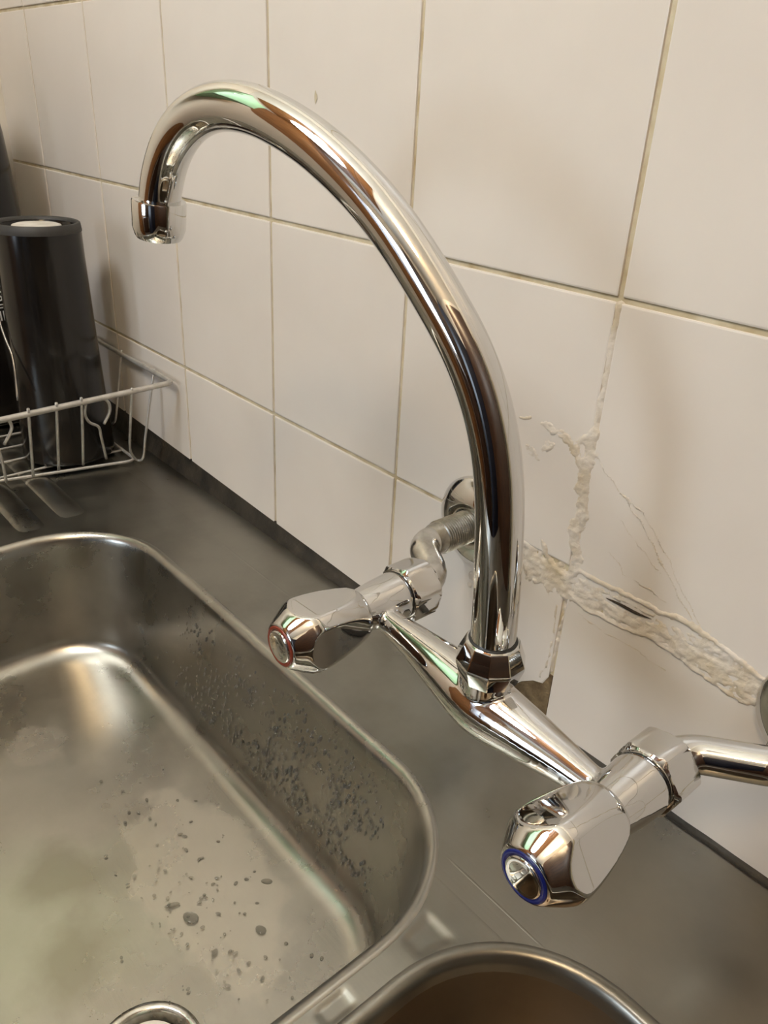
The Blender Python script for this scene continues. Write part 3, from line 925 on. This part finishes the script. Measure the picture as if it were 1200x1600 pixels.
# ------------------------------------------------------------------ unseen rest of the kitchen, its dark furniture added for the chrome's reflections
def cabinet(name, label, cat, x0, x1, y0, y1, z0, z1, mat, doors, face, hm):
    t = thing(name, label, cat, ((x0 + x1) / 2, (y0 + y1) / 2, z0))
    keep(link_mesh('carcass', bev_box(x0, x1, y0, y1, z0, z1, 0.003), mat, sharp=40), t)
    for k in range(doors):
        if face == 'x':
            a = lerp(y0, y1, k / doors) + .006; b = lerp(y0, y1, (k + 1) / doors) - .006
            d = link_mesh('door', bev_box(x1, x1 + .018, a, b, z0 + .01, z1 - .01, .003), mat, sharp=40)
            hb = bev_box(x1 + .018, x1 + .036, b - .05, b - .035, (z0 + z1) / 2 - .06, (z0 + z1) / 2 + .06, .003)
        else:
            a = lerp(x0, x1, k / doors) + .004; b = lerp(x0, x1, (k + 1) / doors) - .004
            d = link_mesh('door', bev_box(a, b, y0 - .018, y0, z0 + .01, z1 - .01, .003), mat, sharp=40)
            hb = bev_box(b - .05, b - .035, y0 - .036, y0 - .018, z1 - .16, z1 - .04, .003)
        keep(d, t)
        h = link_mesh('door_handle', hb, hm, sharp=40); h.parent = d
    return t
cabinet('base_cabinet', 'timber base cabinet carrying the steel sink top', 'cabinet', XL + .01, 1.15, -0.49, -0.004, FLOOR, ZC - 0.185, M['wood'], 2, 'y', M['worn_chrome'])
cabinet('wall_cupboard', 'pale green wall cupboard on the side wall', 'cupboard', XL + .002, XL + 0.20, -1.05, -0.52, 0.72, 1.22, M['green'], 1, 'x', M['worn_chrome'])
cabinet('tall_cupboard', 'brown timber tall cupboard against the side wall', 'cupboard', XL + .002, XL + 0.40, -2.2, -1.35, FLOOR, 1.42, M['wood'], 2, 'x', M['worn_chrome'])
cabinet('person_block', 'dark navy block added behind the camera in place of a person', 'person_block', 1.14, XR - .004, -1.75, -1.12, FLOOR, 0.78, M['navy'], 1, 'y', M['worn_chrome'])  # added unseen block: dark reflection of the person behind the camera
cabinet('sideboard', 'dark brown timber sideboard added under the window for its reflection', 'cabinet', 0.38, 1.12, YB + .05, -2.12, FLOOR, 0.0, M['dark_wood'], 2, 'y', M['worn_chrome'])  # added out of view so the chrome mirrors something dark
cabinet('dresser', 'dark brown timber dresser added beside the window for its reflection', 'cabinet', 0.84, XR - .01, YB + .05, -2.25, 0.004, 1.10, M['dark_wood'], 2, 'y', M['worn_chrome'])  # unseen, put in as a dark mass for the chrome to mirror
bm = bmesh.new()
rr = []
for k in range(61):
    x = lerp(0.76, 0.835, k / 60)
    y = YB + 0.03 + 0.012 * math.sin(k * 0.9)
    rr.append([(x, y, 0.02), (x, y, 0.99), (x, y - 0.003, 0.99), (x, y - 0.003, 0.02)])
rings(bm, rr)
tag(link_mesh('curtain', bm, M['maroon']), 'maroon curtain added at the side of the window for its reflection', 'curtain')  # unseen cloth added for a red reflection

lt = thing('ceiling_lamp', 'round opal ceiling lamp', 'lamp', (LAMP[0], LAMP[1], CEIL))
bm = bmesh.new(); revolve(bm, (0, 0, 0), (0, 0, -1), [(0, 0.14), (0.02, 0.14), (0.022, 0.13)], 40)
link_mesh('lamp_base', bm, M['frame'], lt, sharp=40)
m, nt, b = new_mat('glowing_opal_glass')
b.inputs['Base Color'].default_value = (0.9, 0.85, 0.75, 1)
b.inputs['Emission Color'].default_value = (1.0, 0.74, 0.45, 1); b.inputs['Emission Strength'].default_value = 56
bm = bmesh.new(); revolve(bm, (0, 0, -0.02), (0, 0, -1), [(0, 0.13), (0.03, 0.138), (0.07, 0.118), (0.10, 0.075), (0.112, 0.02)], 40)
link_mesh('globe', bm, m, lt)

pd = thing('fill_pendant', 'opal globe added over the counter to brighten the upper wall', 'lamp', FILL_GLOBE)  # added fill source out of view: lights the wall from above, fading downwards
bm = bmesh.new(); revolve(bm, (0, 0, 0.14), (0, 0, 1), [(0, 0.045), (0.03, 0.04), (0.035, 0.006), (CEIL - FILL_GLOBE[2] - 0.165, 0.006), (CEIL - FILL_GLOBE[2] - 0.16, 0.05), (CEIL - FILL_GLOBE[2] - 0.14, 0.055)], 32)
link_mesh('lamp_rod', bm, M['frame'], pd, sharp=40)
m, nt, b = new_mat('glowing_white_globe')
b.inputs['Base Color'].default_value = (0.9, 0.9, 0.88, 1)
b.inputs['Emission Color'].default_value = (0.93, 0.97, 1.0, 1); b.inputs['Emission Strength'].default_value = 40
bm = bmesh.new(); revolve(bm, (0, 0, 0.145), (0, 0, -1), [(0.15 - 0.15 * math.cos(PI * k / 24), max(0.002, 0.15 * math.sin(PI * k / 24))) for k in range(1, 25)], 40)
link_mesh('globe', bm, m, pd)

# timber ceiling panel above the room, mirrored in the chrome
hp = thing('ceiling_panel', 'brown timber boarded panel on the ceiling', 'panel', (0.45, -1.2, CEIL))
for k in range(6):
    x0 = 0.0 + 0.16 * k
    keep(link_mesh('board', bev_box(x0, x0 + 0.157, -1.85, -0.62, CEIL - 0.018, CEIL - 0.0005, 0.003), M['wood'], sharp=40), hp)
cabinet('backdrop_cupboard', 'dark timber cupboard added along the right wall to darken that side', 'cupboard', 1.50, XR - .004, -1.05, -0.10, FLOOR, 1.15, M['dark_wood'], 2, 'y', M['worn_chrome'])  # added unseen: dark reflection in the handles, less bounce on the right
